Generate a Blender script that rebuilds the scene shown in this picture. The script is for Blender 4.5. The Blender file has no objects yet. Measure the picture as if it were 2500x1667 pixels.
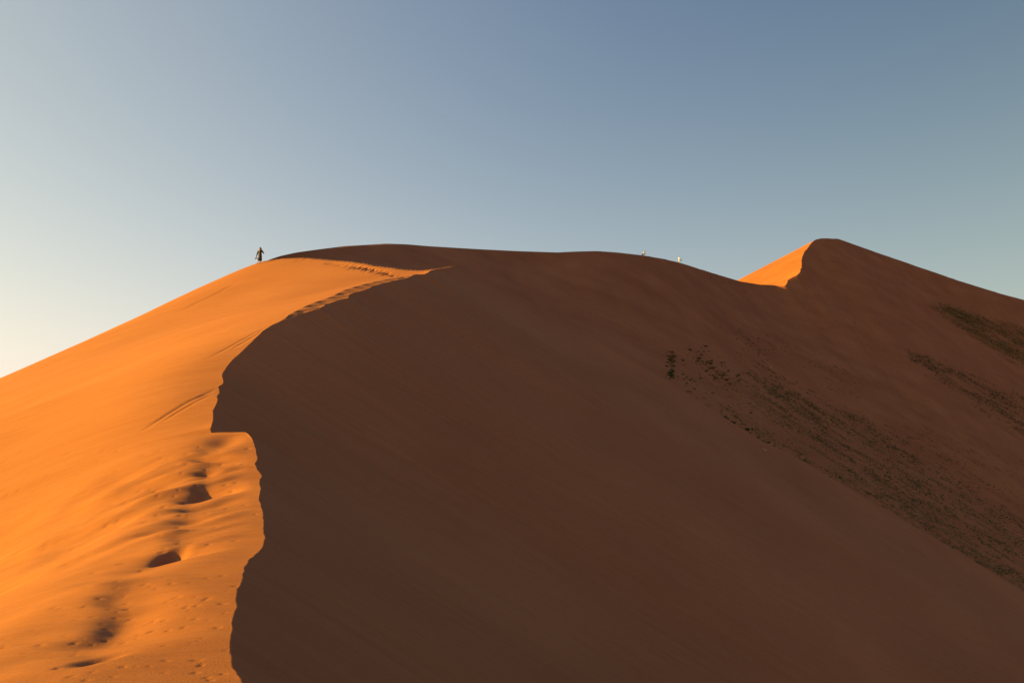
import bpy, bmesh, math, random
import numpy as np
from mathutils import Vector, Matrix

SC = bpy.context.scene
COL = SC.collection
R = math.radians

# ------------------------------------------------------------------ camera
LENS, FPX = 28.0, 28.0 / 36.0 * 2500.0
PITCH = R(5.19)
cam_d = bpy.data.cameras.new('camera')
cam_d.lens = LENS
cam_d.sensor_width = 36.0
cam_d.clip_start = 0.05
cam_d.clip_end = 20000.0
cam = bpy.data.objects.new('camera', cam_d)
cam.location = (0, 0, 0)
cam.rotation_euler = (R(90) + PITCH, 0, 0)
COL.objects.link(cam)
SC.camera = cam

# ------------------------------------------------------------------ sky, sun, exposure
SUN_EL, SUN_LEFT = 12.0, 91.0          # degrees above the horizon, degrees left of the view
EXPOSURE = 1.7
world = bpy.data.worlds.new('World')
SC.world = world
world.use_nodes = True
nt = world.node_tree
nt.nodes.clear()
def wnode(kind, **kw):
    n = nt.nodes.new(kind)
    for k, v in kw.items(): setattr(n, k, v)
    return n
def wmath(op, a, b=None, clamp=False):
    n = wnode('ShaderNodeMath', operation=op, use_clamp=clamp)
    for i, v in enumerate((a, b)):
        if v is None: continue
        if isinstance(v, (int, float)): n.inputs[i].default_value = v
        else: nt.links.new(v, n.inputs[i])
    return n.outputs[0]
sky = wnode('ShaderNodeTexSky', sky_type='NISHITA', sun_disc=False)
sky.sun_elevation = R(SUN_EL)
sky.sun_rotation = R(-SUN_LEFT)
sky.altitude = 0.0
sky.air_density = 1.6
sky.dust_density = 1.5
sky.ozone_density = 1.0
# desert dust in the air: a broad pale glow on the sun's side and a pale band towards the horizon
_e, _a = R(SUN_EL), R(SUN_LEFT)
tcw = wnode('ShaderNodeTexCoord')
dot = wnode('ShaderNodeVectorMath', operation='DOT_PRODUCT')
nt.links.new(tcw.outputs['Generated'], dot.inputs[0])
dot.inputs[1].default_value = (-math.cos(_e) * math.sin(_a), math.cos(_e) * math.cos(_a), math.sin(_e))
sepw = wnode('ShaderNodeSeparateXYZ')
nt.links.new(tcw.outputs['Generated'], sepw.inputs[0])
g1 = wmath('MULTIPLY', wmath('ADD', dot.outputs['Value'], 1.0), 0.5, True)
g3 = wmath('POWER', g1, 3.0)
hz = wmath('POWER', wmath('SUBTRACT', 1.0, wmath('MAXIMUM', sepw.outputs['Z'], 0.0), True), 3.0)
hg = wmath('MULTIPLY', wmath('POWER', hz, 2.0), g1)
# every zone of the sky: weight x colour, summed
SKY_Q = 0.07 * 2 ** EXPOSURE
def vscale(vec, val):
    n = wnode('ShaderNodeVectorMath', operation='SCALE')
    if isinstance(vec, tuple): n.inputs[0].default_value = vec
    else: nt.links.new(vec, n.inputs[0])
    if isinstance(val, float): n.inputs['Scale'].default_value = val
    else: nt.links.new(val, n.inputs['Scale'])
    return n.outputs[0]
def vadd(a, b):
    n = wnode('ShaderNodeVectorMath', operation='ADD')
    nt.links.new(a, n.inputs[0]); nt.links.new(b, n.inputs[1])
    return n.outputs[0]
tot = vscale(sky.outputs[0], 0.04 / SKY_Q)
for col, val in (((0.0, 0.115, 0.43), g1), ((0.56, 0.42, 0.0), g3), ((0.335, 0.45, 0.405), hz), ((0.46, 0.14, 0.0), hg)):
    tot = vadd(tot, vscale(tuple(c / SKY_Q for c in col), val))
bg = wnode('ShaderNodeBackground')
bg.inputs['Strength'].default_value = 0.07
wo = wnode('ShaderNodeOutputWorld')
nt.links.new(tot, bg.inputs['Color'])
nt.links.new(bg.outputs[0], wo.inputs['Surface'])

el, az = R(SUN_EL), R(SUN_LEFT)
SUN_DIR = Vector((-math.cos(el) * math.sin(az), math.cos(el) * math.cos(az), math.sin(el)))
sd = bpy.data.lights.new('sun', 'SUN')
sd.energy = 4.6
sd.angle = R(0.5)
sd.color = (1.0, 0.65, 0.04)
so = bpy.data.objects.new('sun', sd)
so.rotation_euler = SUN_DIR.to_track_quat('Z', 'Y').to_euler()
so.location = (-60, 0, 60)
COL.objects.link(so)
SC.view_settings.view_transform = 'Standard'
SC.view_settings.look = 'None'
SC.view_settings.gamma = 1.0
SC.view_settings.use_curve_mapping = False
SC.view_settings.exposure = EXPOSURE

# ------------------------------------------------------------------ helpers
def P(px, py, Y):
    """the point of the place that lies Y metres ahead on the sight line (px, py)"""
    cx = (np.asarray(px, float) - 1250.0) / FPX
    cz = -(np.asarray(py, float) - 833.5) / FPX
    y = math.cos(PITCH) - cz * math.sin(PITCH)
    z = math.sin(PITCH) + cz * math.cos(PITCH)
    k = np.asarray(Y, float) / y
    return np.stack([cx * k, y * k, z * k], -1)

def project(p):
    p = np.asarray(p)
    d = p[..., 1] * math.cos(PITCH) + p[..., 2] * math.sin(PITCH)
    v = -p[..., 1] * math.sin(PITCH) + p[..., 2] * math.cos(PITCH)
    return 1250 + FPX * p[..., 0] / d, 833.5 - FPX * v / d

_lat = np.random.default_rng(5).random((512, 512)).astype(np.float32)
def vnoise(x, y):
    xi, yi = np.floor(x), np.floor(y)
    fx, fy = x - xi, y - yi
    fx = fx * fx * fx * (fx * (fx * 6 - 15) + 10)
    fy = fy * fy * fy * (fy * (fy * 6 - 15) + 10)
    xi = xi.astype(np.int64) & 511
    yi = yi.astype(np.int64) & 511
    x1, y1 = (xi + 1) & 511, (yi + 1) & 511
    a = _lat[xi, yi] * (1 - fx) + _lat[x1, yi] * fx
    b = _lat[xi, y1] * (1 - fx) + _lat[x1, y1] * fx
    return (a * (1 - fy) + b * fy) * 2 - 1
def fnoise(x, y, octv=3, gain=0.5):
    s, a = 0, 1.0
    for k in range(octv):
        s = s + a * vnoise(x * 2 ** k + 17.3 * k, y * 2 ** k + 41.7 * k)
        a *= gain
    return s
def sstep(a, b, x):
    t = np.clip((x - a) / (b - a), 0, 1)
    return t * t * (3 - 2 * t)

class TPS:
    def __init__(self, xy, z, lam=0.0):
        self.p = np.asarray(xy, float)
        n = len(self.p)
        d = ((self.p[:, None] - self.p[None]) ** 2).sum(-1)
        K = 0.5 * d * np.log(d + 1e-9) + lam * np.eye(n)
        Q = np.hstack([np.ones((n, 1)), self.p])
        A = np.block([[K, Q], [Q.T, np.zeros((3, 3))]])
        s = np.linalg.solve(A, np.concatenate([z, np.zeros(3)]))
        self.w, self.a = s[:n], s[n:]
    def __call__(self, x, y):
        sh = np.shape(x)
        x, y = np.ravel(x), np.ravel(y)
        out = self.a[0] + self.a[1] * x + self.a[2] * y
        for (px, py), w in zip(self.p, self.w):
            d = (x - px) ** 2 + (y - py) ** 2
            out += w * 0.5 * d * np.log(d + 1e-9)
        return out.reshape(sh)

def grid_mesh(name, V, mat, flip=False):
    """V: (rows, cols, 3) array -> one smooth mesh object"""
    r, c = V.shape[:2]
    i = np.arange(r * c, dtype=np.int32).reshape(r, c)
    q = [i[:-1, :-1], i[:-1, 1:], i[1:, 1:], i[1:, :-1]]
    if flip: q = q[::-1]
    F = np.stack(q, -1).reshape(-1)
    me = bpy.data.meshes.new(name)
    me.vertices.add(r * c)
    me.vertices.foreach_set('co', V.astype(np.float32).ravel())
    n = (r - 1) * (c - 1)
    me.loops.add(n * 4)
    me.loops.foreach_set('vertex_index', F)
    me.polygons.add(n)
    me.polygons.foreach_set('loop_start', np.arange(0, n * 4, 4, dtype=np.int32))
    me.polygons.foreach_set('use_smooth', np.ones(n, bool))
    me.update(calc_edges=True)
    me.materials.append(mat)
    o = bpy.data.objects.new(name, me)
    COL.objects.link(o)
    return o

# ------------------------------------------------------------------ materials
def new_mat(name):
    m = bpy.data.materials.new(name)
    m.use_nodes = True
    n = m.node_tree
    b = n.nodes['Principled BSDF']
    return m, n, b
def plain(name, rgb, rough=0.8, var=0.25, scale=30.0):
    m, n, b = new_mat(name)
    tc = n.nodes.new('ShaderNodeTexCoord')
    no = n.nodes.new('ShaderNodeTexNoise'); no.inputs['Scale'].default_value = scale
    n.links.new(tc.outputs['Object'], no.inputs['Vector'])
    mx = n.nodes.new('ShaderNodeMix'); mx.data_type = 'RGBA'
    mx.inputs['A'].default_value = (*[c * (1 - var) for c in rgb], 1)
    mx.inputs['B'].default_value = (*[min(1, c * (1 + var)) for c in rgb], 1)
    n.links.new(no.outputs['Fac'], mx.inputs['Factor'])
    n.links.new(mx.outputs['Result'], b.inputs['Base Color'])
    b.inputs['Roughness'].default_value = rough
    b.inputs['Specular IOR Level'].default_value = 0.2
    return m
SAND = (0.43, 0.135, 0.048)
def sand_mat(name, rgb=SAND, streak=(0.25, 5.0), sbump=0.02, grain=60.0, gbump=0.004, var=0.14, rot=0.0):
    m, n, b = new_mat(name)
    L = n.links.new
    tc = n.nodes.new('ShaderNodeTexCoord')
    mp = n.nodes.new('ShaderNodeMapping')
    mp.inputs['Rotation'].default_value = (0, 0, rot)
    mp.inputs['Scale'].default_value = (streak[0], streak[1], 0.3)
    L(tc.outputs['Object'], mp.inputs['Vector'])
    n1 = n.nodes.new('ShaderNodeTexNoise'); n1.inputs['Scale'].default_value = 1.0
    n1.inputs['Detail'].default_value = 6.0; n1.inputs['Roughness'].default_value = 0.6
    L(mp.outputs[0], n1.inputs['Vector'])
    n2 = n.nodes.new('ShaderNodeTexNoise'); n2.inputs['Scale'].default_value = grain
    n2.inputs['Detail'].default_value = 3.0
    L(tc.outputs['Object'], n2.inputs['Vector'])
    n3 = n.nodes.new('ShaderNodeTexNoise'); n3.inputs['Scale'].default_value = 0.09
    n3.inputs['Detail'].default_value = 4.0
    L(tc.outputs['Object'], n3.inputs['Vector'])
    # colour: slow patches, streaks of coarser grain, fine grain
    add = n.nodes.new('ShaderNodeMath'); add.operation = 'MULTIPLY_ADD'
    add.inputs[1].default_value = 0.5
    L(n1.outputs['Fac'], add.inputs[0]); L(n3.outputs['Fac'], add.inputs[2])
    add2 = n.nodes.new('ShaderNodeMath'); add2.operation = 'MULTIPLY_ADD'
    add2.inputs[1].default_value = 0.5
    L(n2.outputs['Fac'], add2.inputs[0]); L(add.outputs[0], add2.inputs[2])
    mr = n.nodes.new('ShaderNodeMapRange')
    mr.inputs['From Min'].default_value = 0.74; mr.inputs['From Max'].default_value = 1.26
    L(add2.outputs[0], mr.inputs['Value'])
    mx = n.nodes.new('ShaderNodeMix'); mx.data_type = 'RGBA'
    mx.inputs['A'].default_value = (rgb[0] * (1 - var), rgb[1] * (1 - 1.3 * var), rgb[2] * (1 - 1.5 * var), 1)
    mx.inputs['B'].default_value = (rgb[0] * (1 + var), rgb[1] * (1 + 1.2 * var), rgb[2] * (1 + 1.2 * var), 1)
    L(mr.outputs[0], mx.inputs['Factor'])
    L(mx.outputs['Result'], b.inputs['Base Color'])
    b.inputs['Roughness'].default_value = 0.95
    b.inputs['Specular IOR Level'].default_value = 0.08
    b1 = n.nodes.new('ShaderNodeBump'); b1.inputs['Distance'].default_value = sbump
    b1.inputs['Strength'].default_value = 1.0
    L(n1.outputs['Fac'], b1.inputs['Height'])
    b2 = n.nodes.new('ShaderNodeBump'); b2.inputs['Distance'].default_value = gbump
    b2.inputs['Strength'].default_value = 1.0
    L(n2.outputs['Fac'], b2.inputs['Height']); L(b1.outputs[0], b2.inputs['Normal'])
    L(b2.outputs[0], b.inputs['Normal'])
    return m
M_NEAR = sand_mat('sand_near', rgb=(0.340, 0.122, 0.052), streak=(0.35, 4.0), sbump=0.05, grain=70.0, gbump=0.003)
M_FAR = sand_mat('sand_far', rgb=(0.332, 0.109, 0.042), streak=(0.06, 0.5), sbump=0.10, grain=6.0, gbump=0.02, rot=R(-20))

# ------------------------------------------------------------------ near dune
# its crest, traced from the photograph's bottom edge up to where it runs into the big dune
crest_px = np.array([
    (593, 1667), (570, 1625), (563.6, 1587), (563.6, 1549), (572, 1506), (579, 1476), (579, 1451), (589, 1421),
    (598, 1383), (612.5, 1361.5), (634, 1340), (642, 1315), (641, 1289), (644, 1268), (634, 1238), (629, 1213),
    (632.5, 1187), (634, 1168), (639, 1161), (629.5, 1147), (624, 1132), (629.5, 1121), (625, 1094), (612.5, 1072),
    (599, 1054), (512, 1056), (516, 1043), (524, 1024), (525, 1001), (532, 975.5), (529, 965), (535, 957.6), (531, 945),
    (543, 936), (545, 914), (550.5, 904), (559.4, 890), (573.5, 873.5), (596, 850.5), (619, 827.5), (642, 807),
    (665, 793), (693, 784), (711, 779), (721, 771), (755, 760), (780, 753.5), (798, 742), (844, 728), (855, 719),
    (899, 707), (917, 697), (966, 685), (989, 680), (999, 675), (1019, 669), (1037, 669.6), (1047, 662), (1073, 656), (1116, 649)])
dep_r = np.array([1667, 1550, 1450, 1383, 1315, 1268, 1213, 1161, 1094, 1054, 1024, 975, 936, 904, 850, 807, 784, 754, 729, 707, 685, 669, 656, 649], float)
dep_y = np.array([5.0, 6.2, 7.6, 9.0, 10.8, 12.3, 14.2, 16.3, 18.8, 20.2, 21.8, 23.3, 25.0, 26.5, 28.5, 30.3, 32.0, 34.5, 37.5, 40.5, 44.5, 49.0, 54.0, 58.0])
cy = np.interp(-crest_px[:, 1], -dep_r, dep_y)
cy[25] = 20.75
cy = np.maximum.accumulate(cy + np.arange(len(cy)) * 1e-3)
C3 = P(crest_px[:, 0], crest_px[:, 1], cy)
T3 = C3[-1]
# run the crest on behind the camera and on under the big dune
pre = np.array([(0.6, -30, -4.0), (0.1, -8, -2.1), (-0.5, 0.0, -1.75), (-1.0, 2.2, -1.66), (-1.45, 3.8, -1.63)])
post = np.array([T3 + (1.4, 6, 1.2), T3 + (4, 20, 2.5), T3 + (10, 60, 3.0), T3 + (20, 140, 3.0)])
C3 = np.vstack([pre, C3, post])
def crest_c(Y): return np.interp(Y, C3[:, 1], C3[:, 0])
def crest_h(Y): return np.interp(Y, C3[:, 1], C3[:, 2])

PERSON = P(632, 643, 82.0)
sky_l = np.array([(632, 641, 82), (478, 704, 85), (319, 778, 88.5), (159, 850, 92.5), (0, 923, 97), (-300, 1060, 107), (-700, 1240, 120)], float)
SK = P(sky_l[:, 0], sky_l[:, 1], sky_l[:, 2])
crease = np.array([(652, 636, 81), (700, 630.6, 79.5), (738, 629, 78), (790, 632, 75.5), (866, 638, 71.5), (904, 643, 69.5), (968, 653.5, 65.5),
                   (1019, 658, 62.5), (1045, 658.6, 61), (1070, 657, 60), (1116, 648.5, 58.6)], float)
CR = P(crease[:, 0], crease[:, 1], crease[:, 2])

ctl = [C3[i] for i in range(0, len(C3) - 4) if (C3[i, 1] < 19.5 and i % 2 == 0) or (20.7 < C3[i, 1] < 31 and i % 3 == 0)]
# the inner shoulder of the crest, above the trampled strip
sh_px = np.array([(678, 785.5), (713, 764.5), (759, 741.5), (810, 723.7), (841, 708), (892, 693), (930, 684), (973, 677)])
sh_y = np.interp(-sh_px[:, 1], -dep_r, dep_y) - 0.2
SH = P(sh_px[:, 0], sh_px[:, 1], sh_y)
ctl += list(SH) + [C3[5 + k] for k in (33, 36, 39, 41)]
ctl += list(SK) + list(CR[::2])
for Y in (-8, 2, 5, 8, 12, 16, 20, 24, 28):
    c, h = crest_c(Y), crest_h(Y)
    _f = float(sstep(13, 26, np.array(Y)))
    for u, d0, d1_ in ((1.3, 0.06, 0.14), (2.4, 0.34, 0.42), (5, 1.45, 1.4), (11, 4.1, 3.9), (22, 9.0, 8.6), (45, 18.5, 18.0)):
        d = d0 + (d1_ - d0) * _f
        k = 1.0
        ctl.append(np.array((c - u, Y, h - d * k)))
ctl = np.array(ctl)
def far_edge(X):
    xs = np.concatenate([SK[::-1, 0], CR[:, 0], [T3[0] + 8]])
    ys = np.concatenate([SK[::-1, 1], CR[:, 1], [58.0]])
    o = np.argsort(xs)
    return np.interp(X, xs[o], ys[o])

sk_rows = sky_l[:, 1].copy()
n_sk = len(ctl)
i_sk = [i for i in range(len(ctl)) if any(abs(ctl[i][0] - q[0]) + abs(ctl[i][1] - q[1]) < 1e-6 for q in SK)]
for _it in range(14):     # the skyline of the finished slope must be the traced one
    W = TPS(ctl[:, :2], ctl[:, 2], lam=0.3)
    gx_, gy_ = np.meshgrid(np.linspace(-90, -20, 180), np.linspace(25, 125, 200))
    px_, py_ = project(np.stack([gx_, gy_, W(gx_, np.minimum(gy_, far_edge(gx_))) - 0.55 * np.maximum(gy_ - far_edge(gx_), 0)], -1))
    for k, i in enumerate(i_sk[1:5], 1):
        m_ = np.abs(px_ - sky_l[k, 0]) < 8
        err = sky_l[k, 1] - py_[m_].min()
        ctl[i, 2] -= err * 1.0 / FPX * ctl[i, 1]
        if _it == 13: print('skyline error', sky_l[k, 0], round(err, 1))
# rows: Y, columns: signed distance from the crest
Ys = np.concatenate([np.linspace(-28, 2.6, 40)[:-1], np.geomspace(2.6, 60, 1050)[:-1], np.linspace(60, 130, 140)])
def sinh_space(n, first, last):
    lo, hi = 1e-4, 20.0
    for _ in range(80):
        k = 0.5 * (lo + hi)
        if math.sinh(k / n) / math.sinh(k) * last > first: lo = k
        else: hi = k
    return np.sinh(k * np.arange(n + 1) / n) / math.sinh(k) * last
uw = sinh_space(620, 0.012, 170.0)
us = sinh_space(430, 0.015, 130.0)

# small-scale raggedness of the crest line
rag = (0.020 * fnoise(Ys * 1.6, Ys * 0 + 3, 4, 0.6) + 0.004 * Ys * fnoise(Ys * 0.45, Ys * 0 + 9, 3)) * sstep(2.5, 5, Ys)
rag = rag + 0.012 * fnoise(Ys * 6.0, Ys * 0 + 77, 3, 0.6) * sstep(3, 6, Ys)
cc = crest_c(Ys) + rag * 0.5
hh = crest_h(Ys) + 0.012 * fnoise(Ys * 2.3, Ys * 0 + 31, 3) * sstep(2, 4, Ys)

# --- windward side
X = cc[:, None] - uw[None, :]
Y = np.repeat(Ys[:, None], len(uw), 1)
U = np.repeat(uw[None, :], len(Ys), 0)
Ye = far_edge(X)
over = np.maximum(Y - Ye, 0)
Yc = np.minimum(Y, Ye)
Z = W(X, Yc)
# meet the crest exactly; between 31 and 56 m a trampled strip lies right of the shoulder
shx = np.interp(Ys, SH[:, 1], SH[:, 0])
strip = np.interp(Ys, [31.0, 33.0, 46.0, 49.5], [0, 1, 1, 0])
width = np.maximum(cc - shx, 0.05) * strip + 0.001
Wc = W(cc, np.minimum(Ys, far_edge(cc)))
soft = np.interp(Ys, [0, 8, 19, 20.5, 24, 32, 60], [1.2, 1.4, 1.0, 0.7, 0.8, 0.8, 1.0])
Z1 = Z + (hh - Wc)[:, None] * np.exp(-(U / soft[:, None]) ** 1.0)
zsh = W(shx, np.minimum(Ys, far_edge(shx)))
fr = np.clip(U / width[:, None], 0, 1)
prof = fr ** 3
Zs = hh[:, None] + (zsh - hh)[:, None] * prof + 0.035 * np.sin(Y * 5.1 + 1.6 * fnoise(Y * .7, X * .3, 2) + U * 2.0) * np.sin(np.pi * fr)
inside = (U < width[:, None]) & (strip[:, None] > 0.02)
Z2 = np.where(inside, Zs * strip[:, None] + Z1 * (1 - strip[:, None]), Z + (Z1 - Z) * (1 - strip[:, None]))
Z = Z2 - over * 0.55 - 0.25 * (1 - np.exp(-over / 0.8))
# a low swell runs down the slope from the crest at about 30 m
_s = Y - 28.8 + 0.04 * U + 0.5 * vnoise(U * 0.08, U * 0 + 2.0)
Z += 0.45 * np.exp(-(_s / np.where(_s < 0, 5.0, 1.6)) ** 2) * sstep(1, 12, U) * (1 - sstep(50, 90, U))
# wind undulations, combed down the slope
near = 1 - sstep(17.5, 20.0, Y)
zone = np.exp(-((U - 0.15 * Y) / (0.8 + 0.16 * Y)) ** 2)
Z += near * zone * (0.035 * sstep(10, 13, Y) * fnoise(X * 0.35 + 0.3 * Y, Y * 1.7, 2, 0.5) + (0.045 + 0.05 * sstep(11, 14, Y)) * fnoise(X * 0.75 + 0.25 * Y + 5, Y * 0.85 - X * 0.15, 2, 0.35) + 0.020 * fnoise(X * 0.5 + 9, Y * 2.2 + 0.3 * X, 3, 0.5)) * sstep(0.0, 1.2, U)
Z += (0.05 * fnoise(X * 0.05, Y * 0.45 + 3, 3) + 0.012 * fnoise(X * 0.16, Y * 1.9, 4, 0.6)) * sstep(0.5, 5, U) * (1 - sstep(45, 60, Y)) * (0.5 + 0.9 * near)
Z += 0.04 * fnoise(X * 0.04, Y * 0.35 + 30, 3) * sstep(24, 34, Y) * sstep(1.5, 6, U)
# wind ripples slanting down from the crest below the step
_rip = fnoise(X * 0.30 + Y * 0.25 + 40, Y * 1.25 - X * 0.95, 2, 0.4)
Z += near * 0.085 * _rip * sstep(9.5, 13, Y) * sstep(0.15, 0.8, U) * (1 - sstep(1.8, 4.0, U))
# a trodden path runs along the crest, a good metre down the sunny side, softened by the wind
_pc = 1.12 + 0.22 * vnoise(Ys * 0.45, Ys * 0 + 12.0)
_step = vnoise(Ys * 1.9 + 0.5 * vnoise(Ys * 0.8, Ys * 0 + 2), Ys * 0 + 55.0) * 0.7 + vnoise(Ys * 0.75, Ys * 0 + 61.0) * 0.5
_dep = (0.030 + 0.085 * np.clip(_step + 0.1, 0, 1) * (0.72 + 0.28 * sstep(8, 11, Ys))) * sstep(3.5, 5, Ys) * (1 - sstep(18.6, 20.0, Ys)) * (0.75 + 0.03 * Ys)
_w = np.where(U < _pc[:, None], 0.42, 0.30) * (1 + 0.25 * vnoise(Y * 1.1, Y * 0 + 5))
Z -= _dep[:, None] * np.exp(-(np.abs(U - _pc[:, None] + 0.10 * vnoise(Y * 2.5, U * 1.5)) / _w) ** 2)
# pits and footprints (pixel, depth found on the slope itself)
Vw = np.stack([X, Y, Z], -1)
ppx, ppy = project(Vw)
def on_slope(px, py):
    d = (ppx - px) ** 2 + (ppy - py) ** 2 + (Y < 3) * 1e9
    i = np.unravel_index(np.argmin(d), d.shape)
    return Vw[i]
def pit(px, py, rx, ry, depth, rot=0.0, lip=0.25, pw=1.5):
    q = on_slope(px, py)
    global Z
    dx, dy = X - q[0], Y - q[1]
    a = (dx * math.cos(rot) + dy * math.sin(rot)) / rx
    b_ = (-dx * math.sin(rot) + dy * math.cos(rot)) / ry
    r2 = a * a + b_ * b_
    Z -= depth * np.exp(-r2 ** pw) - lip * depth * np.exp(-((np.sqrt(r2) - 1.45) / 0.35) ** 2)
pit(418, 1368, 0.13, 0.34, 0.10, 0.0, 0.0, 1.1)      # the two fresh ones
pit(236, 1610, 0.10, 0.16, 0.045, -0.5, 0.0, 1.1)
pit(550, 1076, 0.40, 0.55, 0.12, 0.2, 0.0, 1.0)
rng = np.random.default_rng(11)
def tracks(pts, n, size, depth, jit, gaps=0.25):
    pts = np.array(pts, float)
    t = np.linspace(0, len(pts) - 1, n)
    for k in t:
        if rng.uniform() < gaps: continue
        dk = depth * rng.uniform(0.4, 1.3)
        px = np.interp(k, range(len(pts)), pts[:, 0]) + rng.normal(0, jit)
        py = np.interp(k, range(len(pts)), pts[:, 1]) + rng.normal(0, jit * 0.45)
        q = on_slope(px, py)
        i0 = np.searchsorted(Ys, q[1] - 4 * size); i1 = np.searchsorted(Ys, q[1] + 4 * size)
        dx, dy = X[i0:i1] - q[0], Y[i0:i1] - q[1]
        r = np.sqrt((dx / (size * rng.uniform(.7, 1.3))) ** 2 + (dy / (size * rng.uniform(.7, 1.5))) ** 2)
        Z[i0:i1] -= dk * np.exp(-r ** 3) - 0.3 * dk * np.exp(-((r - 1.4) / 0.35) ** 2)
# the trodden trail below the shadow line and the steps beside the walker
tracks([(795, 642), (841, 650), (879, 655), (904, 659), (930, 666), (963, 675)], 110, 0.15, 0.09, 0.8)
tracks([(655, 637), (690, 637), (740, 634), (795, 641)], 10, 0.2, 0.08, 3)
# small dents of beetles, blown twigs and old steps all over the near slope
for k in range(300):
    px, py = rng.uniform(5, 630), rng.uniform(1080, 1660)
    if px > np.interp(-py, -crest_px[26:0:-1][:, 1][::-1], crest_px[26:0:-1][:, 0][::-1]) - 12: continue
    q = on_slope(px, py)
    sz = rng.uniform(.010, .022) * (q[1] / 8) ** 0.8
    ang = rng.normal(0.2, 0.3)
    i0 = np.searchsorted(Ys, q[1] - 6 * sz); i1 = np.searchsorted(Ys, q[1] + 6 * sz)
    dx, dy = X[i0:i1] - q[0], Y[i0:i1] - q[1]
    a_, b_ = dx * math.cos(ang) + dy * math.sin(ang), -dx * math.sin(ang) + dy * math.cos(ang)
    Z[i0:i1] -= 0.55 * sz * np.exp(-((a_ / (1.6 * sz)) ** 2 + (b_ / sz) ** 2))
# scratches where people slid down
def groove(a, b_, w, depth):
    A, B = on_slope(*a), on_slope(*b_)
    d = B[:2] - A[:2]; Ln = np.hypot(*d); d = d / Ln
    i0 = np.searchsorted(Ys, min(A[1], B[1]) - 3 * w); i1 = np.searchsorted(Ys, max(A[1], B[1]) + 3 * w)
    dx, dy = X[i0:i1] - A[0], Y[i0:i1] - A[1]
    s, n_ = dx * d[0] + dy * d[1], -dx * d[1] + dy * d[0]
    n_ = n_ + 0.5 * w * fnoise(s * 0.5, s * 0 + 7, 2)
    Z[i0:i1] -= depth * np.exp(-(n_ / w) ** 2) * sstep(-0.05 * Ln, 0.2 * Ln, s) * (1 - sstep(0.7 * Ln, 1.02 * Ln, s))
groove((575, 692), (420, 768), 0.16, 0.085)
groove((530, 948), (330, 1062), 0.07, 0.032)
groove((520, 962), (380, 1040), 0.06, 0.024)
groove((660, 796), (500, 880), 0.08, 0.02)
groove((650, 803), (560, 855), 0.08, 0.02)
Vw[..., 2] = Z

# --- slip face on the right
brink_px = np.array([(1116, 649), (1180, 681), (1275, 733), (1435, 829), (1616, 935), (1860, 1084), (2020, 1169), (2338, 1345), (2500, 1450), (3000, 1760)], float)
SLIP = 0.60
def slip_z(x, y): return crest_h(y) - SLIP * (x - crest_c(y))
bx, by = [T3[0]], [58.0]
for px, py in brink_px[1:]:
    yy = np.linspace(40, 110, 1400)
    q = P(np.full_like(yy, px), np.full_like(yy, py), yy)
    d = slip_z(q[:, 0], yy) - q[:, 2]
    k = np.argmax(d > 0) if (d > 0).any() else len(yy) - 1
    bx.append(q[k, 0]); by.append(yy[k])
print('slip brink', [(round(a, 1), round(b, 1)) for a, b in zip(bx, by)])
Xs = cc[:, None] + us[None, :]
Y2 = np.repeat(Ys[:, None], len(us), 1)
U2 = np.repeat(us[None, :], len(Ys), 0)
# crest waves die out down the face
from_crest = np.exp(-U2 / 2.5)
ker = np.exp(-np.linspace(-2, 2, 81) ** 2); ker /= ker.sum()
hs = np.convolve(np.pad(hh, 40, 'edge'), ker, 'valid'); cs = np.convolve(np.pad(cc, 40, 'edge'), ker, 'valid')
smooth_z = (hs + SLIP * cs)[:, None] - SLIP * Xs
Zs2 = smooth_z + ((hh + SLIP * cc) - (hs + SLIP * cs))[:, None] * from_crest
ov = np.maximum(Y2 - np.interp(Xs, bx, by), 0)
Zs2 -= 0.9 * ov + 0.3 * (1 - np.exp(-ov / 1.0))
Zs2 += (0.038 * fnoise(Xs * 0.30, Y2 * 3.6 + Xs * .25, 3, 0.55) * np.clip(0.5 + 1.2 * vnoise(Xs * 0.09, Y2 * 0.25), 0, 1) * (1 - sstep(25, 40, Y2)) + 0.035 * fnoise(Xs * 0.12, Y2 * 1.2 + Xs * .05, 3) + 0.06 * fnoise(Xs * 0.03, Y2 * 0.2, 2)) * sstep(0.2, 3, U2)
Vs = np.stack([Xs, Y2, Zs2], -1)
Vall = np.concatenate([Vw[:, :0:-1], Vs], 1)
near_dune = grid_mesh('near_dune', Vall, M_NEAR)
near_dune['kind'] = 'structure'

# ------------------------------------------------------------------ big dune behind (crest, dark face, back)
K_px = np.array([
    (640, 641, 82.2), (652, 636, 83), (682, 625.5, 86), (723, 616.5, 91), (777, 609, 98), (841, 601, 106), (892, 598, 113), (943, 595, 120), (994, 596.6, 126),
    (1045, 601, 132), (1160, 608, 145), (1260, 613, 158), (1361, 616.5, 170), (1410, 614, 175), (1456, 613, 180), (1509, 616.5, 186), (1573, 624, 192), (1620, 632, 204), (1658, 641, 215), (1743, 667.5, 235),
    (1808, 687, 250), (1855, 694.7, 262), (1888, 696, 270), (1907, 699, 274), (1916, 699, 276), (1920.7, 694, 279), (1922, 686.5, 282), (1928, 680.5, 284), (1937, 676, 287),
    (1947.5, 672, 290), (1953.5, 662.7, 293), (1957, 652, 296), (1957, 636, 299), (1961, 619.5, 304), (1971, 606, 310), (1982, 592, 316), (1992, 585, 331),
    (2005.5, 582, 334), (2022, 582, 337.5), (2032, 583, 339.7), (2044, 582.6, 342.3), (2057.6, 587, 345), (2110, 606, 353), (2232, 648, 364), (2338, 684.5, 373),
    (2445, 717.5, 382), (2500, 732, 387), (3000, 890, 425), (3600, 1060, 460)], float)
def b_row(px): return 1185 + 0.573 * (px - 1990)
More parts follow.
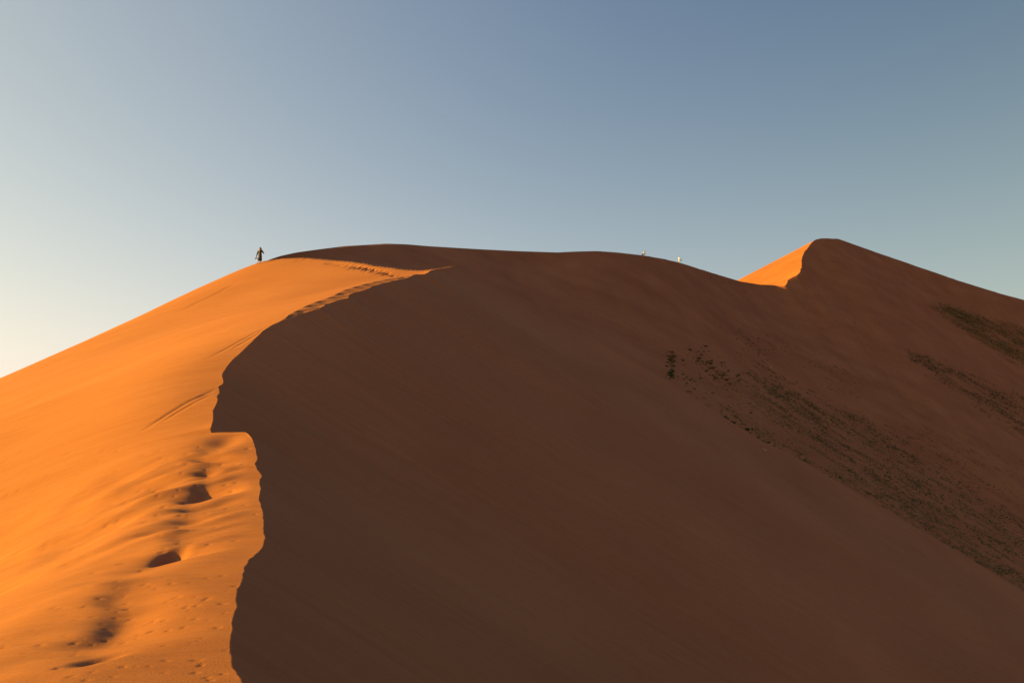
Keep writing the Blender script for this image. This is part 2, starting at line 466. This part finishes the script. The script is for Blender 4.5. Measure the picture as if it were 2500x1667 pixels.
B_px = np.array([
    (640, 641.5, 82.2, 641), (655, 641, 84, 652), (735, 642, 87, 723), (880, 652, 93, 841), (990, 668, 97, 943), (1150, 705, 94, 1045), (1350, 815, 86, 1160), (1620, 965, 83, 1361),
    (1850, 1108, 86, 1456)] + [(p, b_row(p), y, k) for p, y, k in ((2050, 90, 1573), (2350, 97, 1743), (2600, 103, 1855), (2800, 108, 1916), (2920, 111, 1957), (3040, 114, 1982),
    (3200, 118, 2032), (3420, 124, 2110), (3800, 132, 2338), (4100, 138, 2500), (4700, 150, 3000), (5400, 165, 3600))], float)
K3 = P(K_px[:, 0], K_px[:, 1], K_px[:, 2])
_A, _B, _C = P(1888, 696, 270), P(1992, 585, 331), P(2700, b_row(2700), 106)
_n = np.cross(_B - _A, _C - _A)
_m = (K_px[:, 0] > 1889) & (K_px[:, 0] < 1985)
_ray = P(K_px[:, 0], K_px[:, 1], 1.0)
K_px[_m, 2] = ((_A @ _n) / (_ray @ _n))[_m]
print('bend depths', list(zip(K_px[_m, 0], K_px[_m, 2].round(1))))
K3 = P(K_px[:, 0], K_px[:, 1], K_px[:, 2])
B3 = P(B_px[:, 0], B_px[:, 1], B_px[:, 2])
seg = np.concatenate([[0], np.cumsum(np.linalg.norm(np.diff(K3, axis=0), axis=1))])
ns = 1100
ss = np.linspace(0, seg[-1], ns)
Kf = np.stack([np.interp(ss, seg, K3[:, k]) for k in range(3)], -1)
# bottom curve is paired with the crest by the pixel column given last
kidx = np.interp(B_px[:, 3], K_px[:, 0], seg)
Bf = np.stack([np.interp(ss, kidx, B3[:, k]) for k in range(3)], -1)
def smooth_curve(A, w):
    ker = np.hanning(2 * w + 1); ker /= ker.sum()
    out = np.empty_like(A)
    for k in range(3):
        pad = np.concatenate([2 * A[0, k] - A[w:0:-1, k], A[:, k], 2 * A[-1, k] - A[-2:-w - 2:-1, k]])
        out[:, k] = np.convolve(pad, ker, 'valid')
    return out
Kf = smooth_curve(Kf, 3)
Kf[:, 0] += 0.14 * fnoise(ss * 0.35, ss * 0 + 3, 3) * sstep(60, 90, ss)
Ks = smooth_curve(Kf, 40)
Bf = smooth_curve(Bf, 40)
tt = np.concatenate([np.linspace(0, 1, 330) ** 1.6, 1 + np.linspace(0.01, 0.35, 20)])
tm = tt[None, :, None]
wk = np.exp(-tm * 4)
top = Ks[:, None] * (1 - wk) + Kf[:, None] * wk
Vm = top * (1 - tm) + Bf[:, None] * tm
Vm[..., 2] += (-0.035 * (np.linalg.norm(Ks - Bf, axis=1)[:, None]) * np.sin(np.pi * np.clip(tt, 0, 1))[None, :])
amp = sstep(0, 0.08, tt)[None, :] * sstep(6, 60, ss)[:, None]
Vm[..., 2] += amp * (0.5 * fnoise(ss[:, None] * 0.06, tt[None, :] * 1.5, 3) + 0.9 * fnoise(Vm[..., 0] * 0.02, Vm[..., 1] * 0.02, 2))
big_dune = grid_mesh('big_dune', Vm, M_FAR)
big_dune['kind'] = 'structure'

# back slopes: behind the long crest, and the sunlit flank of the far peak
i_notch = int(np.searchsorted(ss, np.interp(1916, K_px[:, 0], seg)))
i_top = int(np.searchsorted(ss, np.interp(2044, K_px[:, 0], seg)))
vv = np.concatenate([[0], np.geomspace(0.4, 260, 70)])
def back(name, C, dirs, slope):
    V = C[:, None] + dirs[:, None] * vv[None, :, None]
    V[..., 2] -= slope[:, None] * vv[None, :]
    V[:, 0] = C
    o = grid_mesh(name, V, M_FAR, flip=True)
    o['kind'] = 'structure'
    return V
n1 = i_notch + 1
d1 = np.tile(np.array([[-0.75, 0.66, 0.0]]), (n1, 1))
back('windward_slope', Kf[:n1], d1, np.full(n1, 0.42))
n2 = ns - i_notch + 0
q = np.clip((np.arange(n2)) / (i_top - i_notch), 0, 1)
q2 = sstep(0, 60, np.arange(n2) - (i_top - i_notch))
d2 = np.stack([-0.97 + 0.9 * q2, 0.10 + 0.8 * q2, 0 * q2], -1)
back('peak_flank', Kf[i_notch:], d2, 0.50 - 0.15 * q2)

# desert floor out to the horizon
g = np.linspace(-1, 1, 61)
gx, gy = np.meshgrid(np.sign(g) * np.abs(g) ** 3 * 9000, np.sign(g) * np.abs(g) ** 3 * 9000)
ground = grid_mesh('ground', np.stack([gx, gy, np.full_like(gx, -130.0)], -1), M_FAR)
ground['kind'] = 'structure'

# ------------------------------------------------------------------ plants on the lower dark face
from mathutils.kdtree import KDTree
M_GREEN = plain('shrub_leaf', (0.085, 0.120, 0.032), 0.8, 0.5, 3.0)
M_TUFT = plain('tuft_leaf', (0.065, 0.088, 0.028), 0.85, 0.6, 1.5)
M_DRY = plain('dry_leaf', (0.18, 0.160, 0.050), 0.85, 0.4, 1.5)
M_STRAW = plain('straw', (0.50, 0.40, 0.26), 0.8, 0.2, 4.0)
fxp, fyp = project(Vm)
msk = (tt[None, :] <= 1.0) & (fxp > 1450) & (fxp < 2620) & (fyp > 640) & (fyp < 1640)
pv = Vm[msk]; pxy = np.stack([fxp[msk], fyp[msk]], -1)
kd = KDTree(len(pv))
for i, q in enumerate(pxy): kd.insert((q[0], q[1], 0), i)
kd.balance()
def face_point(px, py):
    """a spot on the dark face, blended from its nearest vertices"""
    w, a = 0.0, np.zeros(3)
    for co, i, d in kd.find_n((px, py, 0), 3):
        k = 1.0 / (d + 0.05)
        w += k; a += pv[i] * k
    return a / w
def brink_row(px): return np.interp(px, brink_px[:, 0], brink_px[:, 1])

def leaf_clump(rg, n, h, r, lw, spread=1.0):
    """n small pointed leaves springing from a low centre"""
    V, F = [], []
    for k in range(n):
        a = rg.uniform(0, 2 * math.pi)
        rr = r * math.sqrt(rg.uniform(0, 1))
        b = np.array([rr * 0.5 * math.cos(a), rr * 0.5 * math.sin(a), rg.uniform(-0.1, 0.45) * h])
        a2 = a + rg.normal(0, 0.6)
        out = np.array([math.cos(a2), math.sin(a2), 0])
        tip = b + out * r * rg.uniform(0.3, 0.8) * spread + np.array([0, 0, h * rg.uniform(0.25, 0.75)])
        side = np.array([-math.sin(a2), math.cos(a2), rg.normal(0, 0.3)]) * lw * rg.uniform(0.6, 1.3)
        mid = (b + tip) / 2 + np.array([0, 0, 0.06 * h])
        i = len(V)
        V += [b, mid - side, tip, mid + side]
        F.append((i, i + 1, i + 2, i + 3))
    return V, F
def mesh_obj(name, V, F, mat, parent=None, smooth=False):
    me = bpy.data.meshes.new(name)
    me.from_pydata([tuple(map(float, v)) for v in V], [], F)
    me.materials.append(mat)
    if smooth: me.polygons.foreach_set('use_smooth', [True] * len(me.polygons))
    o = bpy.data.objects.new(name, me)
    COL.objects.link(o)
    if parent: o.parent = parent
    return o
def tag(o, label, cat, group=None):
    o['label'] = label; o['category'] = cat
    if group: o['group'] = group
    return o

rg = np.random.default_rng(23)
shrub_meshes = []
for k in range(8):
    V, F = leaf_clump(rg, 90, rg.uniform(0.75, 1.1), rg.uniform(0.8, 1.15), 0.085)
    me = bpy.data.meshes.new('shrub')
    me.from_pydata([tuple(v) for v in V], [], F)
    me.materials.append(M_GREEN)
    shrub_meshes.append(me)
def shrub(px, py, size, label, group):
    if py > brink_row(px) + 2: return
    o = bpy.data.objects.new('shrub', shrub_meshes[rg.integers(8)])
    q = face_point(px, py)
    o.location = (q[0], q[1], q[2] - 0.04)
    o.rotation_euler = (0, 0, rg.uniform(0, 6.28))
    o.scale = (size * rg.uniform(.8, 1.3), size * rg.uniform(.8, 1.3), size * rg.uniform(.55, .95))
    COL.objects.link(o)
    tag(o, label, 'shrub', group)
# an upright clump, a ragged patch, a thin scatter and a fringe along the brink
for k in range(60):
    y = rg.uniform(858, 925)
    shrub(1637 + rg.normal(0, 5.5) + (y - 890) * 0.03, y, .16 + .30 * rg.uniform() ** 2, 'small green shrub in the narrow upright clump at the left end of the scrub', 'shrubs in the narrow upright clump')
shrub(1622, 938, .3, 'green shrub at the brink just below the narrow upright clump', None)
for k in range(150):
    t = rg.uniform(0, 1)
    cx_, cy_ = 1690 + 105 * t, 862 + 72 * t
    shrub(cx_ + rg.normal(0, 17), cy_ + rg.normal(0, 13), (.12 + .30 * rg.uniform() ** 2), 'small green shrub in the ragged patch right of the upright clump', 'shrubs in the ragged patch')
for k in range(32):
    t = rg.uniform(0, 1)
    shrub(1800 + 90 * t + rg.normal(0, 9), 818 + 52 * t + rg.normal(0, 10), rg.uniform(.16, .32), 'tiny dark shrub in the upper thin scatter above the ragged patch', 'shrubs in the upper thin scatter')
for k in range(34):
    x = rg.uniform(1640, 1850)
    shrub(x, rg.uniform(0, 1) * 60 + brink_row(x) - 70, rg.uniform(.13, .28), 'tiny dark shrub on bare sand between ragged patch and brink', 'shrubs on the bare sand')
for k in range(34):
    x = 1745 + 150 * rg.uniform(0, 1)
    shrub(x, brink_row(x) - abs(rg.normal(0, 6)) - 1, rg.uniform(.2, .4), 'small dark green shrub in the fringe along the brink', 'shrubs along the brink')

def scatter(name, mat, spots, blades, h, r, lw, spread):
    V, F = [], []
    for px, py, sc in spots:
        if py > brink_row(px) + 2 or px > 2600: continue
        q = face_point(px, py)
        sc = sc * (0.55 + 0.45 * q[1] / 100.0)
        v, f = leaf_clump(rg, blades, h * sc, r * sc, lw * sc, spread)
        n0 = len(V)
        V += [q + np.array((a[0], a[1], a[2] - 0.03)) for a in v]
        F += [tuple(i + n0 for i in g_) for g_ in f]
    o = mesh_obj(name, V, F, mat)
    o['kind'] = 'stuff'
    return o
def band(n, a, b, half0, half1, clump=0.6, s0=.5, s1=1.0):
    """streaky band from a to b; half-widths across it in pixels of the photograph"""
    out = []
    a, b = np.array(a, float), np.array(b, float)
    d = (b - a); L = np.hypot(*d); d /= L; nrm = np.array((-d[1], d[0]))
    tries = 0
    while len(out) < n and tries < n * 40:
        tries += 1
        t, w = rg.uniform(0, 1), rg.uniform(-1, 1)
        hw = half0 + (half1 - half0) * t
        p_ = a + d * t * L + nrm * w * hw
        dens = vnoise(np.array([t * L / 90 + a[0]]), np.array([w * hw / 9.0 + a[1]]))[0] * .6 + vnoise(np.array([t * L / 25]), np.array([w * hw / 5.0]))[0] * .4
        edge = 1 - abs(w) ** 2
        if rg.uniform(0, 1) < (0.5 + dens * clump * 1.6) * edge * min(1, t * 6 + .15):
            out.append((p_[0], p_[1], rg.uniform(s0, s1)))
    return out
def streaks(seeds, lmin, lmax, step, jit, slope):
    """each seed grows into a line of tufts running down the fall line of the face"""
    out = []
    for px, py, sc in seeds:
        L = lmin + (lmax - lmin) * rg.uniform() ** 2.5
        d = 0.0
        s1 = slope + rg.normal(0, 0.03)
        while d <= L:
            out.append((px + d + rg.normal(0, jit), py + d * s1 + rg.normal(0, jit * .5), sc * rg.uniform(.45, 1.15)))
            d += rg.exponential(step) + 0.8
    return out
_fan = []
for _k in range(650):      # a loose fan thinning out upslope from the brink
    _x = rg.uniform(1720, 2560); _d = rg.exponential(90)
    _fan.append((_x, brink_row(_x) - _d, rg.uniform(.3, .8)))
scrub = streaks(band(1700, (1800, 905), (2540, 1370), 48, 125, .8, .4, 1.05), 2, 70, 4.0, 1.8, .60) \
    + streaks(band(800, (2180, 850), (2540, 1035), 12, 66, .8, .45, 1.0), 2, 70, 4.0, 1.6, .55) \
    + streaks(band(270, (1760, 1000), (2560, 1460), 14, 30, .8, .4, 1.0), 2, 40, 4.0, 1.5, .56) \
    + streaks(band(300, (1780, 790), (2100, 940), 16, 40, .7, .3, .8), 2, 40, 5.0, 2.0, .60) \
    + streaks(band(300, (2000, 1000), (2560, 1170), 20, 70, .9, .35, .9), 2, 60, 4.5, 1.8, .60) + streaks(_fan, 2, 50, 5.0, 2.0, .58) \
    + band(160, (1690, 890), (1850, 1000), 40, 40, .5, .3, .7)
print('scrub tufts', len(scrub))
scatter('scrub', M_TUFT, scrub, 9, 0.22, 0.27, 0.042, 1.0)
dry = streaks(band(900, (2260, 735), (2600, 895), 10, 78, .5, .6, 1.4), 20, 130, 4.0, 1.2, .53) + streaks(band(800, (1790, 925), (2540, 1380), 55, 125, .6, .5, 1.1), 10, 110, 4.5, 1.2, .60) + streaks(_fan, 10, 90, 5.0, 1.5, .58)
print('dry tufts', len(dry))
scatter('dry_grass', M_DRY, dry, 8, 0.20, 0.30, 0.026, 1.2)

def tube(pts, rad, seg=8):
    V, F = [], []
    pts = [Vector(p) for p in pts]
    n = len(pts)
    for i, p in enumerate(pts):
        d = (pts[min(i + 1, n - 1)] - pts[max(i - 1, 0)]).normalized()
        u = d.cross(Vector((0.31, 0.77, 0.55))).normalized(); w = d.cross(u)
        for k in range(seg):
            a = 2 * math.pi * k / seg
            V.append(p + (u * math.cos(a) + w * math.sin(a)) * rad[i])
    for i in range(n - 1):
        for k in range(seg):
            k2 = (k + 1) % seg
            F.append((i * seg + k, i * seg + k2, (i + 1) * seg + k2, (i + 1) * seg + k))
    F.append(tuple(range(seg))[::-1]); F.append(tuple((n - 1) * seg + k for k in range(seg)))
    return V, F
def join(*parts):
    V, F = [], []
    for v, f in parts:
        n0 = len(V); V += list(v); F += [tuple(i + n0 for i in g_) for g_ in f]
    return V, F

# a pale dry stalk standing above the scrub, and a pale scrap on the brink
q = face_point(1882, 902)
st = mesh_obj('dry_stalk', *join(tube([q + (0, 0, -.1), q + (.02, 0, .5), q + (.0, .03, 1.0)], [.022, .018, .008]),
      tube([q + (0, 0, .2), q + (.1, .02, .55), q + (.13, .0, .8)], [.014, .012, .006]), tube([q + (0, 0, .35), q + (-.08, .02, .6), q + (-.1, .0, .72)], [.012, .01, .005])), M_STRAW)
tag(st, 'pale dry forked stalk standing among the green scrub', 'dry stalk')
d2_ = (project(Vs)[0] - 1868) ** 2 + (project(Vs)[1] - 1101) ** 2 + (ov > 0.3) * 1e6
q = Vs[np.unravel_index(np.argmin(d2_), d2_.shape)]
V, F = [], []
for i in range(7):
    for j in range(4):
        V.append(q + np.array(((i - 3) * .05 , (j - 1.5) * .06, .05 + .03 * math.sin(i * 2.1 + j) + .05 * abs(j - 1.5) - .03 * (i - 3) * .9)))
for i in range(6):
    for j in range(3): F.append((i * 4 + j, i * 4 + j + 1, i * 4 + j + 5, i * 4 + j + 4))
sc_ = mesh_obj('paper_scrap', V, F, plain('scrap', (0.75, 0.72, 0.66), 0.7, 0.1, 8.0))
md = sc_.modifiers.new('thick', 'SOLIDIFY'); md.thickness = 0.006
tag(sc_, 'small pale crumpled scrap lying on the dark slip face near its brink', 'scrap')

# ------------------------------------------------------------------ the three people
M_SKIN = plain('skin', (0.42, 0.24, 0.16), 0.55, 0.1, 12.0)
M_HAIR = plain('hair', (0.022, 0.014, 0.010), 0.5, 0.4, 40.0)
M_BROWNHAIR = plain('brown_hair', (0.050, 0.026, 0.014), 0.5, 0.4, 40.0)
M_COAT = plain('dark_coat', (0.022, 0.017, 0.014), 0.85, 0.3, 14.0)
M_OLIVE = plain('olive_cloth', (0.12, 0.09, 0.03), 0.85, 0.3, 10.0)
M_WHITE = plain('white_cloth', (0.66, 0.76, 0.88), 0.85, 0.05, 10.0)
M_PINK = plain('pale_pink_cloth', (0.60, 0.50, 0.58), 0.85, 0.1, 10.0)
M_CREAM = plain('cream_cloth', (0.50, 0.46, 0.44), 0.85, 0.1, 10.0)
M_DARKBAG = plain('dark_leather', (0.018, 0.016, 0.018), 0.6, 0.3, 10.0)

def lerp(a, b, t): return tuple(a[i] + (b[i] - a[i]) * t for i in range(3))
def body_mesh(name, J, parent, fwd):
    """one continuous body grown by a Skin modifier from the pelvis"""
    V, E, Rd, N = [], [], [], {}
    def add(key, p, r, to=None):
        N[key] = len(V); V.append(Vector(p)); Rd.append(r)
        if to is not None: E.append((N[to], N[key]))
    add('pelvis', J['pelvis'], .115)
    add('waist', lerp(J['pelvis'], J['chest'], .5), .10, 'pelvis')
    add('chest', J['chest'], .125, 'waist')
    add('neck', J['neck'], .052, 'chest')
    hd, nk = Vector(J['head']), Vector(J['neck'])
    upv = (hd - nk).normalized(); f = Vector(fwd).normalized()
    add('jaw', hd - upv * .065 + f * .02, .068, 'neck')
    add('skull', hd + upv * .03, .086, 'jaw')
    add('crown', hd + upv * .095, .060, 'skull')
    add('nose', hd - upv * .012 + f * .098, .012, 'skull')
    for s in 'ab':
        add('sh' + s, J['shoulder_' + s], .055, 'chest')
        add('el' + s, J['elbow_' + s], .040, 'sh' + s)
        add('wr' + s, J['hand_' + s], .026, 'el' + s)
        e, h = Vector(J['elbow_' + s]), Vector(J['hand_' + s])
        d = (h - e).normalized(); side = d.cross(f).normalized() if abs(d.dot(f)) < .95 else d.cross(Vector((1, 0, 0))).normalized()
        add('palm' + s, h + d * .06, .030, 'wr' + s)
        for k in range(4):
            o_ = side * (k - 1.5) * .02
            ln = (.062, .078, .082, .072)[k]
            add('f%d%s' % (k, s), h + d * .10 + o_ * 1.1, .010, 'palm' + s)
            add('g%d%s' % (k, s), h + d * (.10 + ln * .6) + o_ * 1.2 + f * .012, .009, 'f%d%s' % (k, s))
            add('h%d%s' % (k, s), h + d * (.10 + ln * .9) + o_ * 1.2 + f * .035, .007, 'g%d%s' % (k, s))
        add('t0' + s, h + d * .045 + side * .040, .011, 'palm' + s)
        add('t1' + s, h + d * .085 + side * .055 + f * .015, .009, 't0' + s)
        add('hip' + s, J['hip_' + s], .090, 'pelvis')
        add('kn' + s, J['knee_' + s], .058, 'hip' + s)
        add('an' + s, J['foot_' + s], .036, 'kn' + s)
        ft = Vector(J['foot_' + s])
        add('ball' + s, ft + f * .12 - Vector((0, 0, .045)), .034, 'an' + s)
        add('toe' + s, ft + f * .19 - Vector((0, 0, .055)), .022, 'ball' + s)
    me = bpy.data.meshes.new(name)
    me.from_pydata(V, E, [])
    me.materials.append(M_SKIN)
    o = bpy.data.objects.new(name, me)
    COL.objects.link(o); o.parent = parent
    sk = o.modifiers.new('skin', 'SKIN')
    if not me.skin_vertices: 
        bpy.context.view_layer.objects.active = o
    lay = me.skin_vertices[0].data if me.skin_vertices else None
    if lay:
        for i, r in enumerate(Rd): lay[i].radius = (r, r); lay[i].use_root = (i == 0)
    sk.use_smooth_shade = True
    sb = o.modifiers.new('sub', 'SUBSURF'); sb.levels = 1; sb.render_levels = 2
    return o
def rings(rows, seg=20, a0=0.0, a1=2 * math.pi, fold=0.0):
    """rows: (centre, half width x, half depth y); open ring if a1 - a0 < 2 pi"""
    V, F = [], []
    full = abs(a1 - a0 - 2 * math.pi) < 1e-6
    m = seg if full else seg + 1
    for i, (c, rx, ry) in enumerate(rows):
        for k in range(m):
            a = a0 + (a1 - a0) * k / seg
            w = 1 + fold * math.sin(a * 7 + i) * i / len(rows)
            V.append((c[0] + rx * w * math.sin(a), c[1] - ry * w * math.cos(a), c[2]))
    for i in range(len(rows) - 1):
        for k in range(seg):
            k2 = (k + 1) % m
            F.append((i * m + k, i * m + k2, (i + 1) * m + k2, (i + 1) * m + k))
    return V, F
def cloth(name, VF, mat, parent, thick=0.012):
    o = mesh_obj(name, VF[0], VF[1], mat, parent, smooth=True)
    md = o.modifiers.new('thick', 'SOLIDIFY'); md.thickness = thick; md.offset = 1.0
    sb = o.modifiers.new('sub', 'SUBSURF'); sb.levels = 1; sb.render_levels = 1
    return o
def blob(c, r, n=10):
    V, F = [], []
    bm = bmesh.new()
    bmesh.ops.create_uvsphere(bm, u_segments=n + 4, v_segments=n, radius=1.0)
    for v in bm.verts: V.append(Vector((c[0] + v.co.x * r[0], c[1] + v.co.y * r[1], c[2] + v.co.z * r[2])))
    bm.verts.index_update()
    F = [tuple(v.index for v in f.verts) for f in bm.faces]
    bm.free()
    return V, F
def face_parts(J, parent, fwd, hair_mat):
    hd, nk = Vector(J['head']), Vector(J['neck'])
    upv = (hd - nk).normalized(); f = Vector(fwd).normalized(); sd_ = f.cross(upv).normalized()
    for s in (-1, 1):
        mesh_obj('eye', *blob(hd + upv * .015 + f * .078 + sd_ * s * .032, (.011, .011, .009), 6), M_HAIR, parent, True)
        mesh_obj('ear', *blob(hd + sd_ * s * .086 - f * .005, (.014, .02, .03), 6), M_SKIN, parent, True)
    mesh_obj('mouth', *blob(hd - upv * .055 + f * .082, (.024, .010, .007), 6), M_PINK, parent, True)
def person(loc, label, group=None):
    e = bpy.data.objects.new('person', None)
    e.location = tuple(map(float, loc))
    e.empty_display_size = 0.3
    COL.objects.link(e)
    return tag(e, label, 'person', group)

# -- the walker on the left shoulder, seen against the sky, coming down towards us with shoes in hand
f1 = Vector((-0.35, -1, -0.05))
J1 = dict(pelvis=(.10, 0, .88), chest=(.10, .01, 1.20), neck=(.10, 0, 1.41), head=(.085, -.02, 1.56),
          shoulder_a=(-.06, 0, 1.34), elbow_a=(-.16, -.02, 1.04), hand_a=(-.235, -.08, .74),
          shoulder_b=(.26, .01, 1.33), elbow_b=(.50, .02, 1.00), hand_b=(.28, -.05, 1.42),
          hip_a=(.02, 0, .84), knee_a=(-.02, -.10, .46), foot_a=(-.07, -.14, .03), hip_b=(.18, 0, .84), knee_b=(.15, .03, .48), foot_b=(.10, .10, .13))
foot = on_slope(632, 644)
walker = person(foot + np.array((-.02, 0.0, 0.02)), 'woman in long dark coat and olive dress on the left skyline, carrying shoes')
body_mesh('body', J1, walker, f1)
face_parts(J1, walker, f1, M_BROWNHAIR)
cloth('dress', rings([((.10, 0, 1.36), .13, .09), ((.10, 0, 1.18), .145, .115), ((.10, 0, 1.0), .12, .10), ((.10, 0, .85), .155, .125), ((.085, 0, .6), .155, .135), ((.07, 0, .36), .165, .15)], 22, fold=.05), M_OLIVE, walker)
cloth('coat', rings([((.10, .01, 1.42), .10, .075), ((.10, .01, 1.36), .19, .11), ((.10, .01, 1.18), .175, .14), ((.10, .01, 1.0), .15, .13), ((.11, .01, .85), .18, .15), ((.115, .02, .55), .185, .17), ((.11, .03, .28), .18, .18)],
                    24, math.radians(14), math.radians(284), fold=.05), M_COAT, walker, .016)
for s in 'ab':
    sh, elb, ha = J1['shoulder_' + s], J1['elbow_' + s], J1['hand_' + s]
    cloth('sleeve', tube([lerp(sh, elb, -.05), lerp(sh, elb, .5), elb, lerp(elb, ha, .5), lerp(elb, ha, .95)], [.072, .062, .056, .052, .048], 12), M_COAT, walker, .006)
hv = join(blob((.10, .015, 1.595), (.098, .10, .105), 12), tube([(.15, .03, 1.58), (.19, .02, 1.45), (.225, -.01, 1.33), (.25, -.05, 1.22)], [.075, .065, .05, .02], 10), tube([(.08, .06, 1.58), (.09, .09, 1.42), (.10, .10, 1.28)], [.085, .08, .04], 10))
mesh_obj('hair', *hv, M_BROWNHAIR, walker, True)
hand = Vector(foot) + Vector(J1['hand_a']) + Vector((-.02, -.03, -.09))
def shoe(loc, ang, yaw, label):
    e = bpy.data.objects.new('shoe', None); e.location = loc; e.rotation_euler = (0, ang, yaw)
    COL.objects.link(e)
    sole = []
    prof = [(-.02, .028), (.02, .036), (.09, .03), (.16, .042), (.215, .038), (.25, .015)]
    V = [(x, w * s_, z) for x, w in prof for s_ in (-1, 1) for z in (0, .022)]
    F = []
    for i in range(len(prof) - 1):
        a = i * 4; b = a + 4
        F += [(a, a + 2, b + 2, b), (a + 1, b + 1, b + 3, a + 3), (a, b, b + 1, a + 1), (a + 2, a + 3, b + 3, b + 2)]
    F += [(0, 1, 3, 2), tuple(len(V) - 4 + k for k in (0, 2, 3, 1))]
    mesh_obj('sole', V, F, M_DARKBAG, e)
    up = rings([((.15, 0, .02), .055, .04), ((.16, 0, .06), .045, .032), ((.155, 0, .085), .03, .02)], 12)
    cloth('upper', up, M_COAT, e, .004)
    mesh_obj('heel_strap', *tube([(.02, -.034, .02), (0, -.03, .07), (-.02, 0, .09), (0, .03, .07), (.02, .034, .02)], [.006] * 5, 6), M_DARKBAG, e, True)
    return tag(e, label, 'shoe', 'shoes held by the walker')
shoe(hand, math.radians(128), .15, "dark shoe splayed outwards in the coated woman's lowered hand")
shoe(hand + Vector((.03, .02, 0)), math.radians(72), -.2, "dark shoe hanging straight down from the coated woman's lowered hand")

def crest_at(px):
    d = np.abs(project(Kf)[0] - px) + (project(Kf)[1] > 690) * 1e3
    return Kf[np.argmin(d)]
# -- far figure bending forward as it climbs over the crest
f2 = Vector((1, -0.15, -0.3))
J2 = dict(pelvis=(-.18, 0, .50), chest=(.02, 0, .72), neck=(.12, 0, .84), head=(.22, -.01, .92),
          shoulder_a=(.05, -.15, .76), elbow_a=(.20, -.18, .52), hand_a=(.30, -.16, .32),
          shoulder_b=(.05, .15, .76), elbow_b=(.24, .18, .54), hand_b=(.34, .16, .34),
          hip_a=(-.16, -.09, .48), knee_a=(.18, -.10, .44), foot_a=(.10, -.10, .06), hip_b=(-.16, .09, .48), knee_b=(.02, .10, .20), foot_b=(-.34, .10, .10))
p2 = person(crest_at(1571) + np.array((0.0, -.15, 0.02)), 'crouching figure in a pale pink top and dark trousers on the far crest')
body_mesh('body', J2, p2, f2); face_parts(J2, p2, f2, M_HAIR)
cloth('top', tube([(-.26, 0, .48), (-.14, 0, .58), (.0, 0, .72), (.09, 0, .80), (.12, 0, .83)], [.15, .155, .165, .13, .07], 14), M_PINK, p2, .01)
for s in 'ab':
    cloth('sleeve', tube([J2['shoulder_' + s], J2['elbow_' + s], lerp(J2['elbow_' + s], J2['hand_' + s], .5)], [.075, .06, .055], 10), M_PINK, p2, .006)
    cloth('trouser_leg', tube([J2['hip_' + s], J2['knee_' + s], lerp(J2['knee_' + s], J2['foot_' + s], .9)], [.115, .08, .06], 10), M_DARKBAG, p2, .006)
mesh_obj('hair', *blob((.205, .0, .955), (.115, .11, .105), 10), M_HAIR, p2, True)
pb = crest_at(1568)
bag2 = mesh_obj('bag', *join(blob(pb + (-.1, -.35, .14), (.20, .14, .17), 10), tube([pb + (-.22, -.35, .24), pb + (-.10, -.35, .42), pb + (.02, -.35, .24)], [.015] * 3, 6)), M_DARKBAG, None, True)
tag(bag2, 'dark round bag on the sand beside the crouching pink figure', 'bag')
# -- far figure in white walking down the crest, bag swinging from the forward hand
f3 = Vector((1, -0.2, -0.1))
J3 = dict(pelvis=(0, 0, .90), chest=(.0, 0, 1.22), neck=(.03, 0, 1.44), head=(.07, -.01, 1.58),
          shoulder_a=(.02, -.17, 1.36), elbow_a=(.18, -.20, 1.10), hand_a=(.40, -.20, .92),
          shoulder_b=(.0, .17, 1.36), elbow_b=(-.12, .20, 1.10), hand_b=(-.05, .22, .86),
          hip_a=(0, -.09, .86), knee_a=(.16, -.09, .48), foot_a=(.22, -.09, .04), hip_b=(0, .09, .86), knee_b=(-.02, .09, .48), foot_b=(-.22, .09, .15))
p3 = person(crest_at(1657) + np.array((0.0, -.1, 0.0)), 'walking figure all in white with dark hair on the far crest')
body_mesh('body', J3, p3, f3); face_parts(J3, p3, f3, M_HAIR)
cloth('shirt', rings([((.02, 0, 1.46), .07, .09), ((.01, 0, 1.38), .13, .21), ((0, 0, 1.2), .16, .20), ((-.01, 0, 1.0), .15, .18), ((-.02, 0, .78), .18, .21)], 18, fold=.04), M_WHITE, p3)
for s in 'ab':
    cloth('sleeve', tube([J3['shoulder_' + s], J3['elbow_' + s], lerp(J3['elbow_' + s], J3['hand_' + s], .6)], [.08, .07, .06], 10), M_WHITE, p3, .006)
    cloth('trouser_leg', tube([J3['hip_' + s], J3['knee_' + s], lerp(J3['knee_' + s], J3['foot_' + s], .92)], [.125, .095, .08], 10), M_CREAM, p3, .006)
mesh_obj('hair', *blob((.055, .0, 1.615), (.115, .11, .115), 10), M_HAIR, p3, True)
ph = Vector(p3.location) + Vector(J3['hand_a'])
bag3 = mesh_obj('bag', *join(blob(ph + Vector((.12, 0, -.36)), (.19, .12, .17), 10), tube([ph + Vector((-.02, 0, -.26)), ph + Vector((.04, 0, -.05)), ph + Vector((.2, 0, -.24))], [.014] * 3, 6)), M_DARKBAG, None, True)
tag(bag3, 'dark round bag swinging from the hand of the white-clad figure', 'bag')
